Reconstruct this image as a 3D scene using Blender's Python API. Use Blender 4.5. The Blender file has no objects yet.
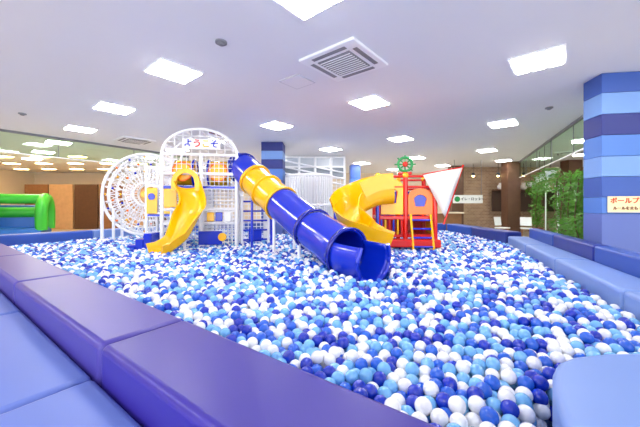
import bpy, bmesh, math, random
import numpy as np
from mathutils import Vector, Matrix
random.seed(7); rng=np.random.default_rng(11)
S=bpy.context.scene; COL=S.collection
S.view_settings.view_transform='Standard'
S.view_settings.exposure=1.25

# ---------------------------------------------------------------- materials
def srgb(r,g,b):
    f=lambda c:(c/255/12.92) if c/255<=0.04045 else ((c/255+0.055)/1.055)**2.4
    return (f(r),f(g),f(b),1)
MATS={}
def mat(name,rgb,rough=0.4,metal=0,noise=0.0,nscale=8,bump=0.0,emit=0,spec=0.5,coat=0):
    if name in MATS: return MATS[name]
    m=bpy.data.materials.new(name); m.use_nodes=True
    nt=m.node_tree; b=nt.nodes['Principled BSDF']
    c=srgb(*rgb); b.inputs['Base Color'].default_value=c
    b.inputs['Roughness'].default_value=rough; b.inputs['Metallic'].default_value=metal
    b.inputs['Specular IOR Level'].default_value=spec
    b.inputs['Coat Weight'].default_value=coat
    if noise or bump:
        tc=nt.nodes.new('ShaderNodeTexCoord'); n=nt.nodes.new('ShaderNodeTexNoise')
        n.inputs['Scale'].default_value=nscale; n.inputs['Detail'].default_value=4
        nt.links.new(tc.outputs['Object'],n.inputs['Vector'])
        if noise:
            mx=nt.nodes.new('ShaderNodeMix'); mx.data_type='RGBA'
            mx.inputs[6].default_value=tuple(x*(1-noise) for x in c[:3])+(1,)
            mx.inputs[7].default_value=tuple(min(1,x*(1+noise)) for x in c[:3])+(1,)
            nt.links.new(n.outputs['Fac'],mx.inputs[0]); nt.links.new(mx.outputs[2],b.inputs['Base Color'])
        if bump:
            bp=nt.nodes.new('ShaderNodeBump'); bp.inputs['Strength'].default_value=bump
            bp.inputs['Distance'].default_value=0.01
            nt.links.new(n.outputs['Fac'],bp.inputs['Height']); nt.links.new(bp.outputs['Normal'],b.inputs['Normal'])
    if emit:
        b.inputs['Emission Color'].default_value=c; b.inputs['Emission Strength'].default_value=emit
    MATS[name]=m; return m
def brick(name,c1,c2,mort,scale):
    m=bpy.data.materials.new(name); m.use_nodes=True; nt=m.node_tree; b=nt.nodes['Principled BSDF']
    tc=nt.nodes.new('ShaderNodeTexCoord'); mp=nt.nodes.new('ShaderNodeMapping')
    mp.inputs['Rotation'].default_value=(math.radians(90),0,0)
    t=nt.nodes.new('ShaderNodeTexBrick'); t.inputs['Scale'].default_value=scale
    t.inputs['Color1'].default_value=srgb(*c1); t.inputs['Color2'].default_value=srgb(*c2); t.inputs['Mortar'].default_value=srgb(*mort)
    nt.links.new(tc.outputs['Object'],mp.inputs[0]); nt.links.new(mp.outputs[0],t.inputs[0]); nt.links.new(t.outputs[0],b.inputs['Base Color'])
    b.inputs['Roughness'].default_value=.8
    return m
def glassy(name,rgb,mix=.12):
    m=bpy.data.materials.new(name); m.use_nodes=True; nt=m.node_tree; nt.nodes.clear()
    o=nt.nodes.new('ShaderNodeOutputMaterial'); t=nt.nodes.new('ShaderNodeBsdfTransparent'); g=nt.nodes.new('ShaderNodeBsdfGlossy')
    t.inputs[0].default_value=srgb(*rgb); g.inputs['Roughness'].default_value=.05; g.inputs[0].default_value=(.9,.95,.92,1)
    mx=nt.nodes.new('ShaderNodeMixShader'); mx.inputs[0].default_value=mix
    nt.links.new(t.outputs[0],mx.inputs[1]); nt.links.new(g.outputs[0],mx.inputs[2]); nt.links.new(mx.outputs[0],o.inputs[0])
    return m
M_white=mat('white_metal',(244,246,250),.3)
M_blue=mat('blue_plastic',(8,44,196),.18,coat=.4)
M_dblue=mat('deep_blue_plastic',(10,28,150),.2,coat=.4)
M_yel=mat('yellow_plastic',(255,192,0),.22,coat=.4)
M_red=mat('red_plastic',(222,26,14),.25,coat=.3)
M_org=mat('orange_plastic',(250,122,4),.25,coat=.3)
M_green=mat('green_plastic',(30,150,80),.4)
M_net=mat('white_net',(240,242,246),.7)
M_grey=mat('grey_plastic',(128,130,138),.4)
M_dark=mat('dark_slot',(60,62,68),.6)
M_cloth=mat('sail_cloth',(248,246,238),.8,bump=.2,nscale=20)
M_purp=mat('indigo_vinyl',(52,40,148),.38,noise=.04,nscale=3,bump=.08)
M_purp2=mat('purple_vinyl',(68,58,152),.38,noise=.04,nscale=3,bump=.08)
M_peri=mat('periwinkle_vinyl',(98,120,196),.4,noise=.03,nscale=3,bump=.08)
M_lblue=mat('light_blue_vinyl',(120,150,214),.4,noise=.03,nscale=3,bump=.08)
M_mblue=mat('mid_blue_vinyl',(44,84,176),.4,noise=.03,nscale=3)
M_nblue=mat('navy_blue_vinyl',(30,48,138),.4,noise=.03,nscale=3)
M_panel=mat('lamp_glow',(255,252,248),.5,emit=17)
M_warm=mat('warm_glow',(255,205,130),.5,emit=11)
M_wood=mat('brown_wood',(142,100,66),.55,noise=.25,nscale=6)
M_dwood=mat('dark_wood',(92,62,44),.5,noise=.25,nscale=6)
M_leaf=mat('leaf_green',(78,138,34),.5,noise=.5,nscale=9)
M_pot=mat('terracotta',(150,105,80),.7)
M_glass=glassy('tinted_glass',(234,247,236),.07)
M_brick=brick('brick_wall',(180,150,120),(150,118,94),(210,194,172),3.2)

# ---------------------------------------------------------------- mesh builder
class MB:
    def __init__(s): s.v=[]; s.f=[]
    def add(s,vs,fs):
        o=len(s.v); s.v+= [tuple(v) for v in vs]; s.f+=[tuple(i+o for i in f) for f in fs]; return s
    def box(s,c,size,rz=0,rot=None):
        R=rot if rot else Matrix.Rotation(rz,3,'Z')
        hx,hy,hz=[q/2 for q in size]
        vs=[Vector(c)+R@Vector((x*hx,y*hy,z*hz)) for x,y,z in [(-1,-1,-1),(1,-1,-1),(1,1,-1),(-1,1,-1),(-1,-1,1),(1,-1,1),(1,1,1),(-1,1,1)]]
        return s.add(vs,[(0,3,2,1),(4,5,6,7),(0,1,5,4),(1,2,6,5),(2,3,7,6),(3,0,4,7)])
    def cyl(s,p0,p1,r,n=12,r1=None):
        p0=Vector(p0);p1=Vector(p1); r1=r if r1 is None else r1
        t=(p1-p0).normalized(); a=t.orthogonal().normalized(); b=t.cross(a)
        vs=[]
        for p,rr in((p0,r),(p1,r1)):
            for i in range(n):
                an=2*math.pi*i/n; vs.append(p+a*math.cos(an)*rr+b*math.sin(an)*rr)
        fs=[(i,(i+1)%n,n+(i+1)%n,n+i) for i in range(n)]+[tuple(range(n))[::-1],tuple(range(n,2*n))]
        return s.add(vs,fs)
    def sweep(s,path,prof,closed=True,cap=True,up=Vector((0,0,1))):
        path=[Vector(p) for p in path]; n=len(prof); vs=[]
        for i,p in enumerate(path):
            t=(path[min(i+1,len(path)-1)]-path[max(i-1,0)]).normalized()
            sd=t.cross(up)
            sd = sd.normalized() if sd.length>1e-4 else Vector((1,0,0))
            u=sd.cross(t)
            for a,b in prof: vs.append(p+sd*a+u*b)
        fs=[]
        m=n if closed else n-1
        for i in range(len(path)-1):
            for j in range(m):
                k=(j+1)%n; fs.append((i*n+j,i*n+k,(i+1)*n+k,(i+1)*n+j))
        if closed and cap:
            fs.append(tuple(range(n))[::-1]); fs.append(tuple((len(path)-1)*n+j for j in range(n)))
        return s.add(vs,fs)
    def pipe(s,path,r,n=8,up=Vector((0,0,1))):
        return s.sweep(path,[(math.cos(2*math.pi*i/n)*r,math.sin(2*math.pi*i/n)*r) for i in range(n)],up=up)
    def sphere(s,c,r,seg=12,rings=8,sc=(1,1,1)):
        vs=[];c=Vector(c)
        for i in range(rings+1):
            th=math.pi*i/rings
            for j in range(seg):
                ph=2*math.pi*j/seg
                vs.append(c+Vector((r*sc[0]*math.sin(th)*math.cos(ph),r*sc[1]*math.sin(th)*math.sin(ph),r*sc[2]*math.cos(th))))
        fs=[(i*seg+j,(i+1)*seg+j,(i+1)*seg+(j+1)%seg,i*seg+(j+1)%seg) for i in range(rings) for j in range(seg)]
        return s.add(vs,fs)
    def prism(s,poly,z0,z1):
        n=len(poly)
        vs=[(x,y,z0) for x,y in poly]+[(x,y,z1) for x,y in poly]
        return s.add(vs,[(i,(i+1)%n,n+(i+1)%n,n+i) for i in range(n)]+[tuple(range(n))[::-1],tuple(range(n,2*n))])
    def obj(s,name,m,parent=None,smooth=False,bevel=0,segs=3,solid=0,weld=False):
        me=bpy.data.meshes.new(name); me.from_pydata(s.v,[],s.f)
        bm=bmesh.new(); bm.from_mesh(me)
        if weld: bmesh.ops.remove_doubles(bm,verts=bm.verts,dist=1e-5)
        bmesh.ops.recalc_face_normals(bm,faces=bm.faces); bm.to_mesh(me); bm.free()
        me.materials.append(m)
        if smooth:
            me.polygons.foreach_set('use_smooth',[True]*len(me.polygons))
            try: me.set_sharp_from_angle(angle=math.radians(50))
            except Exception: pass
        o=bpy.data.objects.new(name,me); COL.objects.link(o)
        if parent: o.parent=parent
        if solid:
            md=o.modifiers.new('s','SOLIDIFY'); md.thickness=solid; md.offset=0
        if bevel:
            md=o.modifiers.new('b','BEVEL'); md.width=bevel; md.segments=segs; md.limit_method='ANGLE'
        return o
def top(o,label,cat,group=None):
    o['label']=label; o['category']=cat
    if group: o['group']=group
    return o
def struct(o,label,cat):
    o['kind']='structure'; o['label']=label; o['category']=cat; return o
def empty(name,loc,rz=0):
    e=bpy.data.objects.new(name,None); e.empty_display_size=.2; e.location=loc; e.rotation_euler=(0,0,rz); COL.objects.link(e); return e
def catmull(pts,n=8):
    P=[Vector(p) for p in pts]; P=[P[0]*2-P[1]]+P+[P[-1]*2-P[-2]]; out=[]
    for i in range(1,len(P)-2):
        for k in range(n):
            t=k/n; a,b,c,d=P[i-1],P[i],P[i+1],P[i+2]
            out.append(.5*((2*b)+(c-a)*t+(2*a-5*b+4*c-d)*t*t+(3*b-a-3*c+d)*t**3))
    out.append(P[-2]); return out
def text(s,size,m,loc,rot,parent=None,name='lettering'):
    cu=bpy.data.curves.new(name,'FONT'); cu.body=s; cu.size=size; cu.extrude=.003; cu.align_x='CENTER'; cu.align_y='CENTER'; cu.offset=size*.02
    t=bpy.data.objects.new('tmp',cu); COL.objects.link(t)
    dg=bpy.context.evaluated_depsgraph_get(); dg.update()
    me=bpy.data.meshes.new_from_object(t.evaluated_get(dg)); bpy.data.objects.remove(t)
    me.materials.clear(); me.materials.append(m)
    o=bpy.data.objects.new(name,me); COL.objects.link(o); o.location=loc; o.rotation_euler=rot
    if parent: o.parent=parent
    return o
def ring(c,r,n=24,axis='y',a0=0,a1=2*math.pi):
    c=Vector(c); out=[]
    for i in range(n+1):
        a=a0+(a1-a0)*i/n
        d=Vector((math.cos(a)*r,0,math.sin(a)*r)) if axis=='y' else (Vector((0,math.cos(a)*r,math.sin(a)*r)) if axis=='x' else Vector((math.cos(a)*r,math.sin(a)*r,0)))
        out.append(c+d)
    return out

# ---------------------------------------------------------------- room
CZ=3.4
M_ceil=mat('ceiling_paint',(238,239,244),.8,noise=.01,nscale=2)
M_floor=mat('floor_vinyl',(200,188,168),.5,noise=.05,nscale=2)
M_wallp=mat('cream_wall',(232,218,196),.8,noise=.03,nscale=2)
struct(MB().box((0,7,-.05),(40,24,.1)).obj('floor',M_floor),'beige vinyl floor around the ball pit','floor')
struct(MB().box((0,7,CZ+.05),(40,24,.1)).obj('ceiling',M_ceil),'smooth white plaster ceiling over the play area','ceiling')
struct(MB().box((-6,19.05,CZ/2),(28,.1,CZ)).obj('wall_back',M_wallp),'cream painted wall behind the play area','wall')
struct(MB().box((-18,7,CZ/2),(.1,24,CZ)).obj('wall_left',M_wallp),'cream painted side wall','wall')
struct(MB().box((16,7,CZ/2),(.1,24,CZ)).obj('wall_right',M_wallp),'cream painted side wall','wall')
struct(MB().box((11.4,16.0,CZ/2),(9,.1,CZ)).obj('wall_brick',M_brick),'brown brick wall behind a service counter','wall')
A=Vector((-.77,.64,0)); B=Vector((.64,.77,0)); RZ=math.atan2(B.y,B.x)-math.pi/2

def ceil_light(x,y,i):
    e=MB().box((0,0,-.012),(.62,.62,.024)).obj('ceiling_light',M_white)
    e.location=(x,y,CZ); e.rotation_euler=(0,0,RZ)
    top(e,'square recessed white ceiling light with three glowing strips','ceiling light','square ceiling lights')
    return e
pos=[]
for (bx,by),ns in [((-2.18,4.51),range(-1,6)),((3.0,4.17),range(-1,6)),((4.46,7.37),range(-1,6)),((6.07,10.98),range(-1,5)),((8.2,13.5),range(-1,4)),((-4.9,1.1),range(-2,4))]:  # last row extends the lights out of view, added for its light
    for n in ns:
        x=bx+A.x*2.65*n; y=by+A.y*2.65*n
        if y<18.2 and -17<x<15: pos.append((x,y))
e0=ceil_light(*pos[0],0)
ch=[MB().box((dx,0,-.03),(.15,.57,.012)).obj('light_panel',M_panel,e0) for dx in(-.195,0,.195)]
for p in pos[1:]:
    e=e0.copy(); COL.objects.link(e); e.location=(p[0],p[1],CZ)
    for c in ch:
        k=c.copy(); k.parent=e; COL.objects.link(k)

def cassette(x,y,s=.9):
    e=MB().box((0,0,-.02),(s,s,.04)).obj('air_conditioner',M_white,bevel=.015)
    e.location=(x,y,CZ); e.rotation_euler=(0,0,RZ)
    top(e,'white square ceiling cassette air conditioner with central grille','air conditioner','ceiling air conditioners')
    g=MB().box((0,0,-.045),(s*.58,s*.58,.01)).obj('grille',M_grey,e)
    sl=MB()
    for i in range(9): sl.box((0,(-.5+ (i+.5)/9)*s*.54,-.054),(s*.54,.012,.01))
    sl.obj('grille_slats',M_white,e)
    for dx,dy in((1,0),(-1,0),(0,1),(0,-1)):
        MB().box((dx*s*.39,dy*s*.39,-.042),(.06 if dx else s*.6,.06 if dy else s*.6,.008)).obj('air_slot',M_grey,e)
cassette(.335,4.2); cassette(-5.7,9.3); cassette(9.5,11.5)
h=MB().box((0,0,-.006),(.42,.42,.012)).obj('access_hatch',mat('hatch_edge',(200,202,210),.6)); h.location=(-.37,4.9,CZ); h.rotation_euler=(0,0,RZ)
top(h,'flat square white ceiling access hatch','hatch'); MB().box((0,0,-.013),(.385,.385,.004)).obj('hatch_panel',M_ceil,h)
for x,y in((-1.21,3.7),(4.7,6.2),(-6.5,6.6)):
    d=MB().cyl((0,0,0),(0,0,-.02),.07,24).obj('smoke_detector',M_grey,smooth=True); d.location=(x,y,CZ)
    MB().cyl((0,0,-.02),(0,0,-.045),.045,24,.03).obj('sensor_head',M_grey,d,smooth=True)
    top(d,'small round grey ceiling smoke detector','smoke detector','ceiling detectors')

def screen(p,q,h,label):
    p=Vector(p);q=Vector(q);c=(p+q)/2;L=(q-p).length;rz=math.atan2((q-p).y,(q-p).x)
    e=MB().box((0,0,-h/2),(L,.012,h)).obj('glass_screen',M_glass); e.location=(c.x,c.y,CZ); e.rotation_euler=(0,0,rz)
    top(e,label,'glass screen','hanging glass screens')
    MB().box((0,0,-h),(L,.04,.03)).obj('frame_rail',M_white,e)
    MB().box((0,0,-.03),(L,.06,.06)).obj('top_rail',M_grey,e)
    n=max(2,int(L/1.8))
    for i in range(n+1): MB().box((-L/2+L*i/n,0,-h/2),(.015,.02,h)).obj('mullion',M_grey,e)
screen((5.35,5.6,0),(9.3,14.2,0),.75,'green-tinted hanging glass smoke screen below the ceiling')
screen((-8.9,7.2,0),(-5.4,12.4,0),.6,'green-tinted hanging glass smoke screen below the ceiling')
# glass partition behind the plants
pA=Vector((5.98,5.6,0)); pB=Vector((9.25,12.4,0)); dv=pB-pA
for i in range(4):
    a=pA+dv*(i/4)+dv*.004; b_=pA+dv*((i+1)/4)-dv*.004; c=(a+b_)/2; Ln=(b_-a).length
    e=MB().box((0,0,1.0),(Ln-.06,.012,1.9)).obj('glass_partition',M_glass); e.location=(c.x,c.y,0); e.rotation_euler=(0,0,math.atan2(dv.y,dv.x))
    top(e,'clear glass partition panel with a slim white frame','glass partition','glass partition panels')
    for z in(.02,1.97): MB().box((0,0,z),(Ln,.04,.04)).obj('frame_rail',M_white,e)
    for x in(-Ln/2+.02,Ln/2-.02): MB().box((x,0,1.0),(.04,.04,1.9)).obj('frame_post',M_white,e)

# ---------------------------------------------------------------- pit walls
def pad(p,q,w,z0,z1,m,side,name='padded_wall_block',label='',cat='padded wall',group=None,bev=.035):
    p=Vector((*p,0));q=Vector((*q,0));d=(q-p).normalized();g=.004
    p=p+d*g;q=q-d*g;o=Vector((*side,0))*w; c=(p+q+o)/2
    poly=[p-c,q-c,q+o-c,p+o-c]
    b=MB().prism([(v.x,v.y) for v in poly],z0,z1).obj(name,m,bevel=bev,segs=4,smooth=True)
    b.location=(c.x,c.y,0); top(b,label,cat,group); return b
PA=Vector((-.805,.593));PB=Vector((.593,.805)); P0=Vector((-.9,1.92))
def L(t,off=0): v=P0+PA*t-PB*off; return (v.x,v.y)
ts=[-2.02,-.08,2.0,4.1,6.1,7.8]
W=.45
for i in range(5):
    m=M_purp if i==0 else M_purp2
    pad(L(ts[i]),L(ts[i+1]),W,0,.7,m,-PB,label='long indigo vinyl padded block edging the ball pit' if i==0 else 'purple vinyl padded block edging the ball pit',group='purple pit edge blocks')
bs=[-3.0,-1.35,-.02,1.6,3.4,5.4,7.8]
for i in range(6):
    pad(L(bs[i],W+.006),L(bs[i+1],W+.006),.62,0,.53,M_peri,-PB,name='padded_bench',label='periwinkle vinyl padded bench beside the purple blocks',cat='padded bench',group='periwinkle padded benches')
c0=Vector(L(7.8))
far=[c0+PB*t for t in(0,1.9,3.8,5.75)]
for i in range(3):
    pad(far[i],far[i+1],.4,0,.72,[M_mblue,M_lblue,M_mblue][i],PA,label='%s blue vinyl padded block at the pit edge'%['mid','pale','mid'][i],group='far pit edge blocks')
fa=far[-1]; fb=Vector((4.4,10.5))
d=(fb-fa); n=5; out=Vector((-d.y,d.x)).normalized()
if out.y<0: out=-out
for i in range(n):
    pad(fa+d*i/n,fa+d*(i+1)/n,.4,0,.75,[M_mblue,M_nblue][i%2],out,label='blue vinyl padded block at the pit edge',group='far pit edge blocks')
R0=Vector((2.0,1.06)); RD=Vector((.374,.927)); RN=Vector((.927,-.374))
r=[R0+RD*t for t in(0,1.7,3.4,5.0,6.65)]
for i in range(4):
    pad(r[i],r[i+1],.42,0,.66,M_lblue,RN,label='light blue vinyl padded step at the pit edge',group='light blue pit steps')
for i in range(4):
    p=r[i]+RN*.426;q=r[i+1]+RN*.426
    pad(p,q,.2,0,.86,M_nblue if i%2==0 else M_mblue,RN,label='dark blue vinyl padded barrier behind the light blue step',group='dark blue barriers')
r4=r[4]; d=fb-r4; o=Vector((d.y,-d.x)).normalized()
for i in range(2):
    pad(r4+d*(i/2)+d*.02,r4+d*((i+1)/2),.4,0,.75,[M_nblue,M_mblue][i],o,label='blue vinyl padded block at the pit edge',group='far pit edge blocks')
pp=[(.74,.72),(.765,.85),(.80,1.0),(.90,1.17),(.985,1.28),(1.07,1.36),(1.18,1.41),(1.35,1.44),(1.75,1.45),(1.75,.72)]
o=MB().prism(pp,0,.7).obj('padded_corner_seat',M_lblue,bevel=.03,segs=4,smooth=True)
top(o,'light blue vinyl padded seat with a rounded corner','padded seat')

# tube slide path (needed to keep balls out of the tube)
P3T=[(-1.9,7.1,2.3),(-1.68,6.9,2.18),(-1.25,6.5,1.80),(-.70,5.92,1.38),(-.27,5.32,1.08),(.12,4.72,.86),(.38,4.25,.73),(.70,3.9,.69)]
TP=catmull(P3T,8)
P3S=[(1.52,6.3,1.42),(1.2,6.3,1.38),(.82,6.2,1.2),(.60,5.95,.98),(.66,5.68,.76),(.93,5.5,.6),(1.20,5.42,.5)]
# ---------------------------------------------------------------- ball field
poly=[L(-1.9),(.7,.73),(.78,1.02),(.95,1.33),(1.15,1.47),(1.78,1.5),(2.1,1.35)]+[tuple(v) for v in (r[4],fb,fa,c0)]
def inside(x,y,P):
    c=np.zeros(x.shape,bool); n=len(P)
    for i in range(n):
        x1,y1=P[i];x2,y2=P[(i+1)%n]
        if y1==y2: continue
        cond=((y1>y)!=(y2>y))&(x<(x2-x1)*(y-y1)/(y2-y1)+x1); c^=cond
    return c
RAD=.0385; sp=.0765; rh=sp*.866
nx=int(12.6/sp); ny=int(11/rh)
J,I=np.meshgrid(np.arange(nx),np.arange(ny))
X=-7.6+J*sp+(I%2)*sp/2; Y=.5+I*rh; Z=np.zeros_like(X)
X=X+rng.uniform(-.028,.028,X.shape);Y=Y+rng.uniform(-.028,.028,X.shape);Z=Z+rng.uniform(-.033,.033,X.shape)
Q=np.stack([X,Y,Z],-1)
for it in range(14):
    D=np.zeros_like(Q)
    for di in(-2,-1,0,1,2):
        for dj in(-2,-1,0,1,2):
            if di==0 and dj==0: continue
            N=np.roll(np.roll(Q,di,0),dj,1); v=Q-N; l=np.linalg.norm(v,axis=-1,keepdims=True)+1e-9
            ov=np.clip(2*RAD-l,0,None); ov[l>1]=0
            D+=v/l*ov*.35
    D[...,2]*=1.3; Q=Q+D; Q[...,2]*=.93
undul=.02*np.sin(Q[...,0]*1.7+1)*np.cos(Q[...,1]*1.3)
Q[...,2]+=.472+undul
P=Q.reshape(-1,3)
def fit(P):
    ok=inside(P[:,0],P[:,1],poly)
    for k in range(8):
        a=k*math.pi/4; ok&=inside(P[:,0]+.039*math.cos(a),P[:,1]+.039*math.sin(a),poly)
    ok&=~((np.abs(P[:,0]+1.52)<.38)&(np.abs(P[:,1]-9.9)<.38))
    ok&=~((np.abs(P[:,0]+3.8)<.3)&(np.abs(P[:,1]-6.45)<.26))
    for q in TP[36:]:
        dd=np.sqrt((P[:,0]-q.x)**2+(P[:,1]-q.y)**2+(P[:,2]-q.z)**2); ok&=dd>.325+.03
    ok&=~(((P[:,0]+.36)/.78)**2+((P[:,1]-9.9)/.6)**2<1)
    return ok
T=P[fit(P)]
U=P.copy(); U[:,0]+=sp*.5; U[:,1]+=rh*.66; U[:,2]-=.056
U=U[fit(U)&(np.hypot(U[:,0],U[:,1])<6)]
V3=P.copy(); V3[:,0]-=sp*.4; V3[:,1]-=rh*.5; V3[:,2]-=.112
V3=V3[fit(V3)&(np.hypot(V3[:,0],V3[:,1])<3)]
U=np.concatenate([U,V3])
cols=[(12,50,186),(34,98,214),(116,182,236),(244,247,252)]
LC=np.array([srgb(*c) for c in cols])
pr=[.185,.175,.29,.35]
tc_=rng.choice(4,len(T),p=pr); uc=rng.choice(4,len(U),p=pr)
px=320+T[:,0]/T[:,1]*302.2; py=205+(1.4-T[:,2]-RAD*.3)/T[:,1]*302.2
vis=(px>2)&(px<638)&(py<424)
def hid(x,y,z):
    res=np.zeros(len(x),bool)
    s=(1.4-.7)/(1.4-z)
    hx=x*s; hy=y*s
    res|=inside(hx,hy,pp)
    wl=[L(-3),L(7.8),L(7.8,W),L(-3,W)]
    res|=inside(hx,hy,wl)
    return res
vis&=~hid(T[:,0],T[:,1],T[:,2])
dist=np.linalg.norm(T-np.array([0,0,1.4]),axis=1); dist[~vis]=1e9
near=np.argsort(dist)[:300]; mask=np.ones(len(T),bool); mask[near]=False
def plastic(name,c,attr=False):
    m=bpy.data.materials.new(name); m.use_nodes=True; nt=m.node_tree; b=nt.nodes['Principled BSDF']
    b.inputs['Roughness'].default_value=.14; b.inputs['Coat Weight'].default_value=.3
    tc=nt.nodes.new('ShaderNodeTexCoord'); vo=nt.nodes.new('ShaderNodeTexVoronoi'); vo.inputs['Scale'].default_value=150
    nt.links.new(tc.outputs['Object'],vo.inputs['Vector'])
    bp=nt.nodes.new('ShaderNodeBump'); bp.inputs['Strength'].default_value=.25; bp.inputs['Distance'].default_value=.002
    nt.links.new(vo.outputs['Distance'],bp.inputs['Height']); nt.links.new(bp.outputs['Normal'],b.inputs['Normal'])
    if attr:
        a=nt.nodes.new('ShaderNodeAttribute'); a.attribute_name='ball_color'; nt.links.new(a.outputs['Color'],b.inputs['Base Color'])
    else: b.inputs['Base Color'].default_value=srgb(*c)
    return m
def ico(sub):
    bm=bmesh.new(); bmesh.ops.create_icosphere(bm,subdivisions=sub,radius=RAD)
    v=np.array([x.co[:] for x in bm.verts]); f=np.array([[q.index for q in x.verts] for x in bm.faces]); bm.free(); return v,f
balln=['deep blue','medium blue','sky blue','white']
bmesh_=[]
v,f=ico(3)
for k,c in enumerate(cols):
    me=bpy.data.meshes.new('ball'); me.from_pydata(v.tolist(),[],f.tolist()); me.polygons.foreach_set('use_smooth',[True]*len(f))
    me.materials.append(plastic('ball_'+balln[k].replace(' ','_'),c)); bmesh_.append(me)
for i in near:
    o=bpy.data.objects.new('ball',bmesh_[tc_[i]]); o.location=T[i]; COL.objects.link(o)
    top(o,'small shiny %s plastic ball in the ball pit'%balln[tc_[i]],'ball','plastic balls in the ball pit')
VV=[];FF=[];CC=[];off=0
def addballs(C,ci,sub):
    global off
    v,f=ico(sub); n=len(C)
    if n==0: return
    VV.append((C[:,None,:]+v[None]).reshape(-1,3)); FF.append((f[None]+(np.arange(n)*len(v))[:,None,None]+off).reshape(-1,3))
    CC.append(np.repeat(LC[ci],len(v),0)); off+=n*len(v)
T2=T[mask];C2=tc_[mask]; dd=np.hypot(T2[:,0],T2[:,1])
addballs(T2[dd<3.2],C2[dd<3.2],3); addballs(T2[dd>=3.2],C2[dd>=3.2],2); addballs(U,uc,2)
VV=np.concatenate(VV);FF=np.concatenate(FF);CC=np.concatenate(CC)
me=bpy.data.meshes.new('ball_pile'); me.vertices.add(len(VV)); me.vertices.foreach_set('co',VV.ravel())
me.loops.add(FF.size); me.loops.foreach_set('vertex_index',FF.ravel().astype(np.int32))
me.polygons.add(len(FF)); me.polygons.foreach_set('loop_start',(np.arange(len(FF))*3).astype(np.int32))
me.polygons.foreach_set('use_smooth',np.ones(len(FF),bool)); me.update(calc_edges=True)
at=me.attributes.new('ball_color','FLOAT_COLOR','POINT'); at.data.foreach_set('color',CC.ravel())
me.materials.append(plastic('ball_mixed',None,True))
bp_=bpy.data.objects.new('ball_pile',me); COL.objects.link(bp_); bp_['kind']='stuff'
top(bp_,'thousands of blue and white plastic balls filling the pit','balls','plastic balls in the ball pit')
pmp=[L(-1.7,-.02),(.55,1.0),(.9,1.4),(1.15,1.56),(2.1,1.5)]+[tuple(v) for v in (r[4]-RN*.03,fb-Vector((.05,.08)),fa-Vector((0,.1)),c0+PB*.05+Vector((.08,0)))]
b=MB().prism(pmp,.0,.02).obj('pit_mat',mat('pit_mat_blue',(110,160,235),.6))
top(b,'thin blue foam mat beneath the plastic balls','floor mat')
print('balls',len(T),len(U))

# ---------------------------------------------------------------- striped columns
def column(poly,bands,label,H=CZ):
    c=sum((Vector(p) for p in poly),Vector((0,0)))/len(poly)
    e=empty('column',(c.x,c.y,0)); top(e,label,'column')
    for z0,z1,m in bands:
        MB().prism([(p[0]-c.x,p[1]-c.y) for p in poly],z0,z1-.004).obj('padded_band',m,e,bevel=.006,segs=2)
    return e
b1=mat('band_blue',(50,86,168),.5);b2=mat('band_light',(112,152,214),.5);b3=mat('band_navy',(30,44,124),.5);b4=mat('band_sky',(76,122,200),.5);b5=mat('band_lavender',(92,112,184),.5)
colp=[(4.33,4.97),(4.27,4.58),(5.15,4.44),(5.25,5.0)]
seq=[(0,1.27,b5),(1.27,1.52,b4),(1.52,1.83,b1),(1.83,2.14,b2),(2.14,2.46,b4),(2.46,2.78,b3),(2.78,3.1,b2),(3.1,CZ,b1)]
column(colp,seq,'large column wrapped in blue striped padding')
e=empty('sign',(4.27,4.58,0),math.atan2(-.14,.88)); top(e,'cream notice sign with orange lettering on the striped column','sign')
MB().box((.38,-.014,1.41),(.62,.012,.24)).obj('sign_board',mat('sign_cream',(250,232,180),.5),e)
text('ボールプール',.095,mat('sign_orange',(215,70,10),.5),(.38,-.024,1.46),(math.pi/2,0,0),e)
text('ルールをまもってね',.055,mat('sign_brown',(120,50,20),.5),(.38,-.024,1.35),(math.pi/2,0,0),e)
def sq(x,y,h): return [(x-h,y-h),(x+h,y-h),(x+h,y+h),(x-h,y+h)]
column(sq(-1.52,9.9,.34),[(0,.95,b5),(.95,1.27,b1),(1.27,1.6,b4),(1.6,1.9,b3),(1.9,2.2,b1),(2.2,2.55,b4),(2.55,2.85,b3),(2.85,3.12,b2),(3.12,CZ,b3)],'column wrapped in blue striped padding standing in the pit')
column(sq(1.75,15.2,.25),[(0,1.2,b5),(1.2,1.7,b1),(1.7,2.2,b3),(2.2,2.7,b4),(2.7,CZ,b1)],'slim distant column wrapped in blue striped padding')

# ---------------------------------------------------------------- left climbing tower
def post(p,z0,z1,m,parent,r=.035,name='post'):
    return MB().cyl((p[0],p[1],z0),(p[0],p[1],z1),r,14).obj(name,m,parent,smooth=True)
def netpanel(p,q,z0,z1,step,parent,r=.006,m=None,name='net'):
    p=Vector((*p,0));q=Vector((*q,0)); mb=MB(); Ln=(q-p).length; n=max(2,int(Ln/step)); k=max(2,int((z1-z0)/step))
    for i in range(n+1):
        v=p.lerp(q,i/n); mb.cyl((v.x,v.y,z0),(v.x,v.y,z1),r,5)
    for j in range(k+1):
        z=z0+(z1-z0)*j/k; mb.cyl((p.x,p.y,z),(q.x,q.y,z),r,5)
    return mb.obj(name,m or M_net,parent)
t=empty('climbing_tower',(-2.72,7.3,0),math.radians(10)); top(t,'white tubular climbing tower with domed top, netting and yellow crawl tube','climbing frame')
for x in(-.8,0,.75):
    for y in(-.7,.7): post((x,y),0.05,2.5,M_white,t,.042)
MB().box((-.02,0,1.78),(1.6,1.44,.07)).obj('platform',M_blue,t,bevel=.01)
MB().box((-.02,0,1.0),(1.6,1.44,.06)).obj('platform',M_white,t,bevel=.01)
for z in(1.3,2.08,2.5):
    for y in(-.7,.7): MB().cyl((-.8,y,z),(.75,y,z),.032,10).obj('rail',M_white,t,smooth=True)
    for x in(-.8,.75): MB().cyl((x,-.7,z),(x,.7,z),.032,10).obj('rail',M_white,t,smooth=True)
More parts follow.
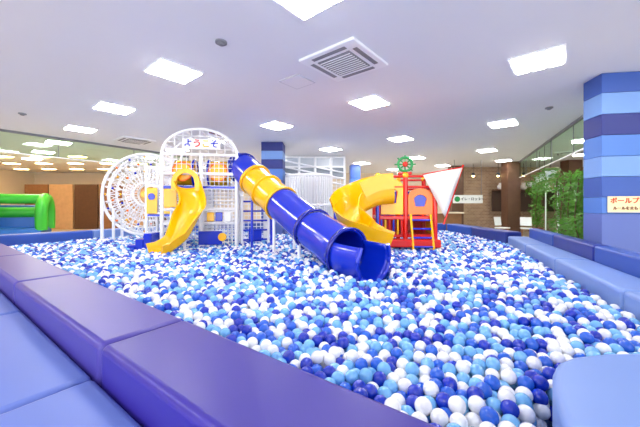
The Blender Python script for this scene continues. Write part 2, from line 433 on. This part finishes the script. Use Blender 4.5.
for y in(-.7,0,.7):
    arc=[(-.025+math.cos(a)*.775,y,2.5+math.sin(a)*.56) for a in [math.pi*i/20 for i in range(21)]]
    MB().pipe(arc,.03,8,up=Vector((0,1,0))).obj('dome_hoop',M_white,t,smooth=True)
for a in [math.pi*i/8 for i in range(1,8)]:
    x=-.025+math.cos(a)*.775;z=2.5+math.sin(a)*.56
    MB().cyl((x,-.7,z),(x,.7,z),.018,8).obj('dome_bar',M_white,t,smooth=True)
mb=MB()
for i in range(9):
    x=-.72+.174*i; zt=2.5+.56*math.sqrt(max(0,1-((x+.025)/.775)**2)); mb.cyl((x,-.7,2.5),(x,-.7,zt),.009,5)
for j in range(3):
    z=2.62+.14*j; hw=.775*math.sqrt(max(0,1-((z-2.5)/.56)**2)); mb.cyl((-.025-hw,-.7,z),(-.025+hw,-.7,z),.009,5)
mb.obj('net',M_net,t)
arc=[(-.025+math.cos(a)*.80,-.55,2.5+math.sin(a)*.58) for a in [math.pi*(.02+.42*i/14) for i in range(15)]]
MB().sweep(arc,[(0,-.14),(0,.14),(.03,.14),(.03,-.14)],up=Vector((0,1,0))).obj('blue_arch',M_blue,t,smooth=True)
netpanel((-.8,-.72),(0,-.72),2.08,2.5,.09,t); netpanel((0,-.72),(.75,-.72),1.82,2.5,.09,t)
netpanel((.05,-.72),(.75,-.72),.5,1.75,.08,t,.01); netpanel((.77,-.7),(.77,.7),.5,2.5,.09,t,.01); netpanel((-.82,-.7),(-.82,.7),1.82,2.5,.09,t)
netpanel((-.8,.72),(.75,.72),.5,2.5,.09,t,.014)
netpanel((0,-.68),(0,.68),.5,1.75,.1,t,.009)
def closedtube(mb,path,r,n=24,up=Vector((0,0,1))): return mb.sweep(path,[(math.cos(2*math.pi*i/n)*r,math.sin(2*math.pi*i/n)*r) for i in range(n)],cap=False,up=up)
closedtube(MB(),[(-.62,-.35,2.13),(-.2,-.35,2.13)],.27).obj('crawl_tube',M_yel,t,smooth=True,solid=.02)
closedtube(MB(),[(.12,-.35,2.13),(.55,-.35,2.13)],.27).obj('crawl_tube',M_yel,t,smooth=True,solid=.02)
for x in(-.62,-.2,.12,.55): closedtube(MB(),[(x-.02,-.35,2.13),(x+.02,-.35,2.13)],.3).obj('tube_flange',M_blue if x in(-.2,.12) else M_white,t,smooth=True,solid=.03)
for x in(-.4,.35):
    MB().cyl((x,-.60,2.13),(x,-.66,2.13),.19,28).obj('round_window',M_yel,t,smooth=True)
    MB().pipe(ring((x,-.67,2.13),.2,28),.02,8,up=Vector((0,1,0))).obj('window_ring',M_org,t,smooth=True)
MB().box((.02,-.76,2.72),(.78,.03,.22)).obj('sign_board',mat('sign_white',(252,252,250),.4),t,bevel=.008)
cc=[M_blue,M_red,M_yel,M_blue]
for i,c in enumerate('ようこそ'): text(c,.19,cc[i],(-.25+.18*i,-.785,2.72),(math.pi/2,0,0),t)
for i,(x,m) in enumerate(((-.62,M_yel),(-.3,M_white))):
    MB().box((x,-.73,1.55),(.26,.03,.4)).obj('play_panel',m,t,bevel=.02)
for i,x in enumerate((.2,.38,.56)):
    MB().box((x,-.74,1.14),(.15,.03,.2)).obj('play_panel',[M_yel,M_blue,M_white][i],t,bevel=.02)
MB().box((.2,-.74,.68),(.5,.04,.3)).obj('play_panel',M_blue,t,bevel=.04)
MB().cyl((.45,-.77,.7),(.45,-.74,.7),.09,20).obj('panel_wheel',M_yel,t,smooth=True)

# left annex
t=empty('climbing_annex',(-3.87,7.5,0),math.radians(6)); top(t,'low white framed annex with yellow panels beside the climbing tower','climbing frame')
for x in(-.28,.28):
    for y in(-.3,.3): post((x,y),.05,2.35,M_white,t,.036)
MB().box((0,0,1.15),(.6,.64,.06)).obj('platform',M_blue,t,bevel=.01)
for x in(-.15,.15): MB().box((x,-.32,1.5),(.25,.03,.62)).obj('play_panel',M_yel,t,bevel=.03)
MB().cyl((-.15,-.35,1.6),(-.15,-.335,1.6),.08,20).obj('panel_disc',M_blue,t,smooth=True)
MB().cyl((.15,-.35,1.45),(.15,-.335,1.45),.08,20).obj('panel_disc',M_white,t,smooth=True)
netpanel((-.28,-.32),(.28,-.32),1.85,2.3,.08,t)
netpanel((-.28,-.32),(.28,-.32),.5,1.12,.08,t,.008)
for z in(1.2,1.85,2.3):
    for y in(-.3,.3): MB().cyl((-.28,y,z),(.28,y,z),.025,8).obj('rail',M_white,t,smooth=True)

# round lattice
t=empty('round_lattice_climber',(-4.62,8.1,0),math.radians(6)); top(t,'large upright round white lattice climber dotted with coloured beads','climbing frame')
WC=(0,0,1.68); RO=1.06
for y in(-.14,.14):
    for rr,th in((.3,.03),(.5,.014),(.7,.014),(.88,.014),(RO,.04)):
        MB().pipe([(math.cos(a)*rr,y,WC[2]+math.sin(a)*rr) for a in[2*math.pi*i/48 for i in range(49)]],th,8,up=Vector((0,1,0))).obj('lattice_ring',M_white,t,smooth=True)
    mb=MB()
    for i in range(32):
        a=2*math.pi*i/32; mb.cyl((math.cos(a)*.3,y,WC[2]+math.sin(a)*.3),(math.cos(a)*RO,y,WC[2]+math.sin(a)*RO),.013,6)
    mb.obj('radial_bars',M_white,t)
mb=MB()
for k in(1,-1):
    for i in range(32):
        pth=[]
        for j in range(7):
            rr=.3+(RO-.3)*j/6; a=2*math.pi*i/32+k*j*.07
            pth.append((math.cos(a)*rr,0,WC[2]+math.sin(a)*rr))
        mb.pipe(pth,.012,5,up=Vector((0,1,0)))
mb.obj('rope_net',M_net,t)
for i in range(16):
    a=2*math.pi*i/16; MB().cyl((math.cos(a)*RO,-.14,WC[2]+math.sin(a)*RO),(math.cos(a)*RO,.14,WC[2]+math.sin(a)*RO),.014,6).obj('cross_bar',M_white,t)
bd=[MB().sphere((0,0,0),.03,10,7).obj('bead',m,t,smooth=True) for m in(M_yel,M_blue,M_org,M_white)]
cnt=0
for i in range(16):
    for j,rr in enumerate((.6,.8,.97)):
        a=2*math.pi*(i+.5*(j%2))/16
        if cnt<4: o=bd[cnt]
        else:
            o=bd[(i+j*2)%4].copy(); COL.objects.link(o)
        o.location=(math.cos(a)*rr,-.17,WC[2]+math.sin(a)*rr); cnt+=1
for x in(-.75,.6): 
    for y in(-.2,.2): post((x,y),.05,1.3,M_white,t,.035)
MB().cyl((0,-.2,WC[2]),(0,.2,WC[2]),.09,20).obj('hub',M_yel,t,smooth=True)
post((-1.0,-.25),.05,1.7,M_white,t,.04)

t=empty('step_unit',(-3.75,6.45,0)); top(t,'small blue foam steps rising from the balls','steps')
for i in range(3):
    MB().box((i*.17-.15,0,.32+.06*i),(.17,.45,.5+.12*i)).obj('step',M_blue,t,bevel=.02)

def channel(w,h,th=.025,flare=.04):
    n=8
    outer=[(-w/2-flare,h)]+[(-w/2*math.cos(a) ,.0+ (h*.45)*(1-math.sin(a))) for a in [math.pi*.5*i/n for i in range(n)]]+[(w/2*math.sin(a),(h*.45)*(1-math.cos(a))) for a in [math.pi*.5*i/n for i in range(n+1)]]+[(w/2+flare,h)]
    inner=[(x*(1-2*th/w),y+th if abs(y-h)>1e-6 else y) for x,y in outer][::-1]
    return outer+inner
t=empty('yellow_slide',(-2.75,6.2,0)); top(t,'short bright yellow plastic slide curving into the balls','slide')
pth=catmull([Vector(p)-Vector((-2.75,6.2,0)) for p in((-2.86,6.5,1.74),(-2.8,6.38,1.64),(-2.66,6.2,1.2),(-2.72,5.98,.72),(-2.9,5.75,.5),(-3.02,5.55,.46))],8)
MB().sweep(pth,channel(.46,.22)).obj('slide_bed',M_yel,t,smooth=True)
arc=[(-.11+math.cos(a)*.25,.24,1.87+math.sin(a)*.26) for a in[math.pi*i/16 for i in range(17)]]
arc=[(-.11+.25,.24,1.7)]+arc+[(-.11-.25,.24,1.7)]
MB().sweep(arc,[(-.05,-.03),(.05,-.03),(.05,.03),(-.05,.03)],up=Vector((0,1,0))).obj('slide_hood',M_yel,t,smooth=True)
post((-.05,.05),.05,1.2,M_white,t,.03)

# big tube slide
org=Vector((-.6,5.9,0))
t=empty('tube_slide',org); top(t,'large blue tube slide with a yellow section ending in the balls','slide')
pth=[v-org for v in TP]
N=len(pth)
R=.325
def seg(a,b,m,nm='tube_section'): closedtube(MB(),pth[a:b+1],R,28).obj(nm,m,t,smooth=True,solid=.02)
seg(0,13,M_blue); seg(13,23,M_yel); seg(23,35,M_blue); seg(35,48,M_blue)
for i in(5,13,18,23,35,48):
    d=(pth[i+1]-pth[i-1]).normalized()*.03
    closedtube(MB(),[pth[i]-d,pth[i]+d],R+.028,28).obj('tube_flange',M_dblue if i not in(13,18,23) else M_yel,t,smooth=True,solid=.03)
n=16; prof=[(math.sin(a)*R,-math.cos(a)*R) for a in[(-math.pi*.68)+math.pi*1.36*i/n for i in range(n+1)]]
MB().sweep(pth[48:N],prof,closed=False).obj('exit_trough',M_blue,t,smooth=True,solid=.025)
dl=pth[-1]; 
tt=(pth[-1]-pth[-2]).normalized(); sd=tt.cross(Vector((0,0,1))).normalized(); uu=sd.cross(tt)
MB().pipe([dl+sd*a*1.03+uu*b*1.03 for a,b in prof],.03,8).obj('exit_lip',M_blue,t,smooth=True)
for i,z in((16,0),(24,0),(34,0)):
    for s in(-.3,.3):
        p=pth[i]; MB().cyl((p.x+s*.6,p.y+s*.5,.05),(p.x+s*.6,p.y+s*.5,p.z-.1),.028,10).obj('support_post',M_blue if i==16 else M_white,t,smooth=True)
t=empty('climbing_ladder',(-1.5,7.0,0),math.radians(20)); top(t,'white and blue ladder frame with netting beneath the tube slide','ladder')
for x in(-.3,.3): 
    for y in(0,.5): post((x,y),.05,1.6,M_white,t,.032)
for i in range(5): MB().cyl((-.3,0,.6+.22*i),(.3,0,.6+.22*i),.02,8).obj('rung',M_blue,t,smooth=True)
netpanel((-.3,.5),(.3,.5),.5,1.6,.09,t,.01); netpanel((.3,0),(.3,.5),.5,1.6,.09,t,.01)
MB().box((0,.02,.7),(.3,.03,.3)).obj('play_panel',M_blue,t,bevel=.03)

# ---------------------------------------------------------------- right tower (ship)
t=empty('ship_play_tower',(1.9,6.85,0),math.radians(-6)); top(t,'red and yellow ship themed play tower with white sail','play tower')
PX=(-.62,-.05,.55); 
for x in PX:
    for y in(-.5,.5):
        post((x,y),.05,2.0,M_red,t,.05); MB().sphere((x,y,2.02),.065,12,8).obj('post_cap',M_yel,t,smooth=True)
MB().box((-.03,0,1.13),(1.25,1.06,.08)).obj('deck',M_red,t,bevel=.015)
MB().box((-.12,-.62,.62),(1.45,.3,.16)).obj('base_step',M_red,t,bevel=.03)
MB().box((-.03,0,.75),(1.2,.95,.07)).obj('deck',M_red,t,bevel=.015)
for i in range(6): MB().cyl((-.55+.085*i,-.5,.78),(-.55+.085*i,-.5,1.1),.022,10).obj('bar',[M_blue,M_yel,M_red][i%3],t,smooth=True)
def archpanel(x0,x1,z0,z1,y,th,m,hole_r,name='arch_panel'):
    cx=(x0+x1)/2; n=12
    outer=[(x0,z0)]+[(cx-(x1-x0)/2*math.cos(math.pi*i/n),z1-(x1-x0)*.35+(x1-x0)*.35*math.sin(math.pi*i/n)) for i in range(n+1)]+[(x1,z0)]
    cz=z0+(z1-z0)*.5; k=len(outer); inn=[]
    for (a,b) in outer:
        d=Vector((a-cx,b-cz)); d.normalize(); inn.append((cx+d.x*hole_r,cz+d.y*hole_r))
    vs=[];
    for yy in(y-th/2,y+th/2):
        vs+=[(a,yy,b) for a,b in outer]+[(a,yy,b) for a,b in inn]
    fs=[]
    for i in range(k):
        j=(i+1)%k
        fs+=[(i,j,k+j,k+i),(2*k+i,2*k+k+i,2*k+k+j,2*k+j),(i,2*k+i,2*k+j,j),(k+i,k+j,3*k+j,3*k+i)]
    return MB().add(vs,fs).obj(name,m,t,bevel=.006,segs=2)
archpanel(-.56,-.1,1.2,1.95,-.5,.04,M_yel,.16)
archpanel(0,.5,1.2,1.75,-.5,.04,M_org,.14)
MB().cyl((.25,-.49,1.475),(.25,-.47,1.475),.15,24).obj('porthole',M_blue,t,smooth=True)
MB().box((.6,0,1.5),(.04,.9,.6)).obj('side_panel',M_red,t,bevel=.02)
MB().box((.6,0,.92),(.04,.9,.36)).obj('side_panel',M_yel,t,bevel=.02)
MB().box((-.03,.52,1.45),(1.1,.04,.55)).obj('back_panel',M_blue,t,bevel=.02)
MB().box((-.03,.52,.9),(1.1,.04,.35)).obj('back_panel',M_red,t,bevel=.02)
for x in(.05,.45): MB().cyl((x,-.85,.4),(x,-.55,1.2),.025,10).obj('ladder_rail',M_yel,t,smooth=True)
for i in range(4): 
    f=.2+.22*i; MB().cyl((.05,-.85+.3*f,.4+.8*f),(.45,-.85+.3*f,.4+.8*f),.02,8).obj('rung',M_blue,t,smooth=True)
for z in(1.78,2.0):
    MB().cyl((-.62,-.5,z),(.55,-.5,z),.025,8).obj('rail',M_red,t,smooth=True); MB().cyl((-.62,.5,z),(.55,.5,z),.025,8).obj('rail',M_red,t,smooth=True)
    for x in(-.62,.55): MB().cyl((x,-.5,z),(x,.5,z),.025,8).obj('rail',M_red,t,smooth=True)
post((-.0,-.1),1.15,2.3,M_white,t,.025,'mast')
MB().pipe(ring((0,-.16,2.3),.15,24),.028,8,up=Vector((0,1,0))).obj('helm_ring',M_green,t,smooth=True)
mb=MB()
for i in range(4):
    a=math.pi*i/4; mb.cyl((-math.cos(a)*.23,-.16,2.3-math.sin(a)*.2),(math.cos(a)*.23,-.16,2.3+math.sin(a)*.2),.014,8)
mb.obj('helm_spokes',M_green,t)
MB().sphere((0,-.18,2.3),.06,14,10,(1,.5,1)).obj('helm_hub',M_red,t,smooth=True)
MB().box((0,-.12,2.1),(.3,.12,.06)).obj('helm_base',M_red,t,bevel=.02)
# sail: triangular cloth with red edge pole
vs=[];nn=8
a0=Vector((.28,-.60,2.03)); a1=Vector((1.10,-.50,2.18)); a2=Vector((.72,-.60,1.15))
MB().cyl(a2+Vector((-.02,.02,-.15)),a1+Vector((.02,.02,.05)),.02,10).obj('sail_boom',M_red,t,smooth=True)
MB().cyl(a0,a1,.014,8).obj('sail_yard',M_red,t,smooth=True)
for i in range(nn+1):
    for j in range(nn+1-i):
        u=i/nn;v_=j/nn; p=a0+(a1-a0)*u+(a2-a0)*v_; w=u*v_*(1-u-v_)*27
        vs.append(p+Vector((0,-.12*w,0)))
idx={};c=0
for i in range(nn+1):
    for j in range(nn+1-i): idx[(i,j)]=c;c+=1
fs=[]
for i in range(nn):
    for j in range(nn-i):
        fs.append((idx[(i,j)],idx[(i+1,j)],idx[(i,j+1)]))
        if i+j<nn-1: fs.append((idx[(i+1,j)],idx[(i+1,j+1)],idx[(i,j+1)]))
MB().add(vs,fs).obj('sail',M_cloth,t,smooth=True,solid=.01)

# yellow spiral slide
org=Vector((.9,6.0,0))
t=empty('spiral_slide',org); top(t,'bright yellow curved slide descending from the ship play tower','slide')
pth=[v-org for v in catmull(P3S,8)]
MB().sweep(pth,channel(.5,.42,.03,.03)).obj('slide_bed',M_yel,t,smooth=True)
MB().sweep(pth[0:24],[(.25,.3),(.29,.3),(.3,.62),(.27,.64)]).obj('guard_wall',M_yel,t,smooth=True)
MB().sweep(pth[0:14],[(-.29,.3),(-.25,.3),(-.27,.6),(-.3,.62)]).obj('guard_wall',M_yel,t,smooth=True)
for i in(8,24):
    p=pth[i]; MB().cyl((p.x,p.y,.05),(p.x,p.y,p.z),.035,10).obj('support_post',M_blue,t,smooth=True)

t=empty('play_panel_unit',(.72,8.8,0)); top(t,'small blue framed play panel with yellow board','play panel')
for x in(-.28,.28): post((x,0),.05,1.75,M_blue,t,.04)
MB().box((0,0,1.4),(.5,.05,.5)).obj('board',M_yel,t,bevel=.03)
MB().cyl((0,-.03,1.45),(0,-.06,1.45),.13,24).obj('dial',M_red,t,smooth=True)
MB().box((0,0,.85),(.5,.05,.35)).obj('board',M_blue,t,bevel=.03)
# white slatted drum
t=empty('slatted_drum',(-.36,9.9,0)); top(t,'white vertical-slat round enclosure standing behind the slide','play enclosure')
mb=MB()
for i in range(52):
    a=2*math.pi*i/52; mb.box((math.cos(a)*.74,math.sin(a)*.55,1.22),(.055,.04,2.24),a)
mb.obj('slats',M_white,t)
for z in(.5,1.4,2.34):
    MB().pipe([(math.cos(a)*.74,math.sin(a)*.55,z) for a in[2*math.pi*i/32 for i in range(33)]],.045,8).obj('hoop',M_white,t,smooth=True)
MB().cyl((0,0,.1),(0,0,2.28),.45,24).obj('core',mat('drum_core',(238,240,246),.7),t,smooth=True)
# lattice enclosure
t=empty('lattice_enclosure',(-.25,12.3,0)); top(t,'tall white lattice enclosure with framed windows reaching the ceiling','play enclosure')
for x in(-1.25,-.6,.05,.7,1.25): post((x,0),0,3.36,M_white,t,.055)
netpanel((-1.25,0),(1.25,0),.5,2.5,.16,t,.016)
for z in(2.5,2.95,3.34): MB().cyl((-1.25,0,z),(1.25,0,z),.045,8).obj('rail',M_white,t,smooth=True)
M_win=mat('grey_window',(130,140,152),.2)
for i,x in enumerate((-.925,-.275,.375,.975)):
    MB().box((x,0,2.72),(.55 if i<3 else .45,.03,.38)).obj('window_panel',M_win,t)
    MB().box((x,0,3.15),(.55 if i<3 else .45,.03,.34)).obj('window_panel',mat('pale_window',(190,198,208),.3),t)
for k in range(3):
    MB().cyl((-1.25,-.08,3.2-.25*k),(1.25,-.08,2.7-.25*k),.035,8).obj('sloping_rail',M_white,t,smooth=True)

# ---------------------------------------------------------------- background right
for i,(x,y) in enumerate(((8.9,14.1),(7.0,15.6),(11.3,13.6))):
    b=MB().box((0,0,CZ/2),(.6,.5,CZ)).obj('pillar',M_dwood,bevel=.01); b.location=(x,y,0); top(b,'dark brown wood clad pillar','pillar','brown pillars')
t=empty('counter',(5.4,14.6,0)); top(t,'service counter with brown front and pale top','counter')
MB().box((0,0,.5),(2.6,.6,1.0)).obj('counter_body',M_wood,t); MB().box((0,-.03,1.03),(2.75,.75,.06)).obj('counter_top',mat('pale_top',(235,222,200),.4),t)
t=empty('notice_sign',(6.55,13.4,0)); top(t,'white hanging sign with a green pictogram','sign')
MB().box((0,0,1.66),(1.3,.05,.36)).obj('sign_board',mat('sign_white2',(250,250,250),.4),t)
MB().cyl((-.48,-.03,1.66),(-.48,-.05,1.66),.12,24).obj('pictogram_disc',M_green,t,smooth=True)
text('トイレ・ロッカー',.15,M_dark,(.12,-.04,1.66),(math.pi/2,0,0),t)
for x in(-.6,.6): MB().cyl((x,0,1.84),(x,0,CZ),.012,6).obj('hanger_rod',M_grey,t)
t=empty('wall_shelf',(10.6,15.3,0)); top(t,'dark wood wall shelf against the brick wall','shelf')
MB().box((0,0,2.15),(3.6,.4,.06)).obj('shelf_board',M_dwood,t); MB().box((0,.18,1.6),(3.6,.06,1.05)).obj('shelf_back',mat('dark_back',(70,52,42),.7),t)
for i in range(6):
    x=9.15+.58*i; mb=MB(); zz=[2.18,2.24,2.36,2.46,2.52]; rr=[.08,.15,.16,.08,.1]
    n=16; vs=[(math.cos(2*math.pi*k/n)*r_,math.sin(2*math.pi*k/n)*r_,z_) for z_,r_ in zip(zz,rr) for k in range(n)]
    fs=[(a*n+k,a*n+(k+1)%n,(a+1)*n+(k+1)%n,(a+1)*n+k) for a in range(4) for k in range(n)]+[tuple(range(n))[::-1]]
    o=mb.add(vs,fs).obj('vase',M_white,smooth=True); o.location=(x,15.3,0); top(o,'round white vase on the wall shelf','vase','white vases on the shelf')
for i in range(7):
    x=7.4+1.15*i
    if x>14: break
    e=MB().cyl((0,0,0),(0,0,-.14),.06,14,.09).obj('spotlight',M_dark,smooth=True); e.location=(x,14.6-.1*i,2.95); top(e,'small dark ceiling spotlight with warm bulb','spotlight','warm spotlights')
    MB().sphere((0,0,-.14),.06,12,8).obj('bulb',M_warm,e,smooth=True); MB().cyl((0,0,0),(0,0,CZ-2.95),.01,6).obj('stem',M_dark,e)
def chair(x,y,rz):
    e=empty('chair',(x,y,0),rz); top(e,'white plastic chair with wooden legs near the counter','chair','white chairs')
    MB().box((0,0,.45),(.42,.42,.05)).obj('seat',M_white,e,bevel=.02)
    MB().box((0,.21,.72),(.4,.03,.36),rot=Matrix.Rotation(-.15,3,'X')).obj('backrest',M_white,e,bevel=.012)
    for a,b in((-.17,-.17),(.17,-.17),(.17,.17),(-.17,.17)): MB().cyl((a,b,0),(a*.85,b*.85,.43),.018,8).obj('leg',M_wood,e)
chair(7.6,12.6,.4); chair(8.4,12.3,-.5)
def plant(x,y,h,w,label,nleaf=1200):
    e=empty('potted_plant',(x,y,0)); top(e,label,'plant','leafy trellis plants')
    MB().cyl((0,0,0),(0,0,.4),.16,18,.22).obj('pot',M_pot,e,smooth=True)
    mb=MB()
    for i in range(5): 
        a=i*1.26; mb.pipe(catmull([(0,0,.35),(math.cos(a)*w*.3,math.sin(a)*w*.3,h*.5),(math.cos(a+.6)*w*.25,math.sin(a+.6)*w*.25,h*.95)],5),.012,5)
    mb.obj('stem',M_dwood,e)
    mb=MB(); rr=random.Random(int(x*100))
    for i in range(nleaf):
        z=.45+rr.random()*(h-.45); a=rr.random()*6.28; q=w*(.42+.13*math.sin(z*9+x))*math.sqrt(rr.random())
        c=Vector((math.cos(a)*q,math.sin(a)*q,z)); s=.05+.05*rr.random()
        u=Vector((rr.uniform(-1,1),rr.uniform(-1,1),rr.uniform(-.7,.7))).normalized(); v_=u.orthogonal().normalized()
        mb.add([c,c+u*s*.5+v_*s*.35,c+u*s*1.2,c+u*s*.5-v_*s*.35],[(0,1,2,3)])
    mb.obj('foliage',M_leaf,e)
plant(5.55,6.3,2.05,.6,'tall leafy green climbing plant beside the striped column')
plant(6.1,7.15,2.2,.6,'tall leafy green climbing plant beside the striped column')
plant(6.75,8.4,2.3,.6,'tall leafy green climbing plant beside the glass partition')
plant(9.55,13.3,2.3,.6,'tall leafy green climbing plant by the dark pillar')
for i,(x,y) in enumerate(((7.1,9.3),(7.65,10.3),(8.2,11.3),(9.9,14.2))):
    e=empty('hanging_planter',(x,y,0)); top(e,'green trailing plant in a hanging pot near the brick wall','plant','hanging planters')
    MB().cyl((0,0,2.25),(0,0,2.45),.1,16,.15).obj('pot',M_white,e,smooth=True)
    MB().cyl((0,0,2.4),(0,0,CZ),.008,6).obj('cord',M_dark,e)
    mb=MB(); rr=random.Random(i)
    for k in range(500):
        a=rr.random()*6.28; z=2.52-rr.random()**1.5*.7; q=.1+.14*rr.random()
        c=Vector((math.cos(a)*q,math.sin(a)*q,z)); s=.06
        u=Vector((rr.uniform(-1,1),rr.uniform(-1,1),rr.uniform(-1,.5))).normalized(); v_=u.orthogonal().normalized()
        mb.add([c,c+u*s*.5+v_*s*.35,c+u*s*1.2,c+u*s*.5-v_*s*.35],[(0,1,2,3)])
    mb.obj('foliage',M_leaf,e)
# ---------------------------------------------------------------- background left
for i in range(7):
    x=-16.5+1.45*i
    e=MB().box((0,0,1.3),(1.35,.08,2.6)).obj('wood_panel',[M_wood,mat('tan_wood',(200,164,126),.5,noise=.2,nscale=5),M_dwood][i%3],bevel=.01)
    e.location=(x,17.6,0); top(e,'tall brown wood wall panel','wall panel','brown wood panels')
for y in(12.2,14.2,16.4):
    for i in range(6):
        x=-16.2+1.5*i+(16.4-y)*.1
        if y<13 and x>-9.5: continue
        e=MB().box((0,0,0),(.6,.34,.04)).obj('downlight',M_white); e.location=(x,y,CZ-.03); top(e,'small rectangular warm ceiling downlight','downlight','warm downlights')
        MB().box((0,0,-.03),(.54,.28,.02)).obj('light_panel',M_warm,e)
t=empty('inflatable_slide',(-12.2,12.2,0),.5); top(t,'green and blue inflatable bouncer with rounded tubes','inflatable')
M_ig=mat('inflatable_green',(50,180,50),.4);M_ib=mat('inflatable_blue',(24,100,190),.4)
for i in range(4): MB().pipe([(-.9,-.5+.3*i,.25),(.9,-.5+.3*i,.25)],.24,16).obj('base_tube',M_ib,t,smooth=True)
for x in(-.85,.85): MB().pipe(catmull([(x,-.5,.4),(x,-.5,1.3),(x,0,1.7),(x,.5,1.3),(x,.5,.4)],6),.2,14,up=Vector((1,0,0))).obj('arch_tube',M_ig,t,smooth=True)
MB().pipe([(-.85,.4,1.1),(.85,.4,1.1)],.22,16).obj('cross_tube',M_ig,t,smooth=True)
MB().pipe([(-.85,0,1.65),(.85,0,1.65)],.2,16).obj('cross_tube',M_ig,t,smooth=True)
MB().box((0,.45,.9),(1.5,.2,1.0)).obj('back_wall',M_ib,t,bevel=.08)

# ---------------------------------------------------------------- world + camera
w=bpy.data.worlds.new('world'); S.world=w; w.use_nodes=True
w.node_tree.nodes['Background'].inputs[0].default_value=(.95,.97,1,1); w.node_tree.nodes['Background'].inputs[1].default_value=1.6
cam=bpy.data.cameras.new('camera'); co=bpy.data.objects.new('camera',cam); COL.objects.link(co); S.camera=co
cam.lens=17; cam.sensor_width=36; cam.shift_y=-8.5/640; cam.clip_end=100; cam.clip_start=.05
co.location=(0,0,1.4); co.rotation_euler=(math.pi/2,0,0)
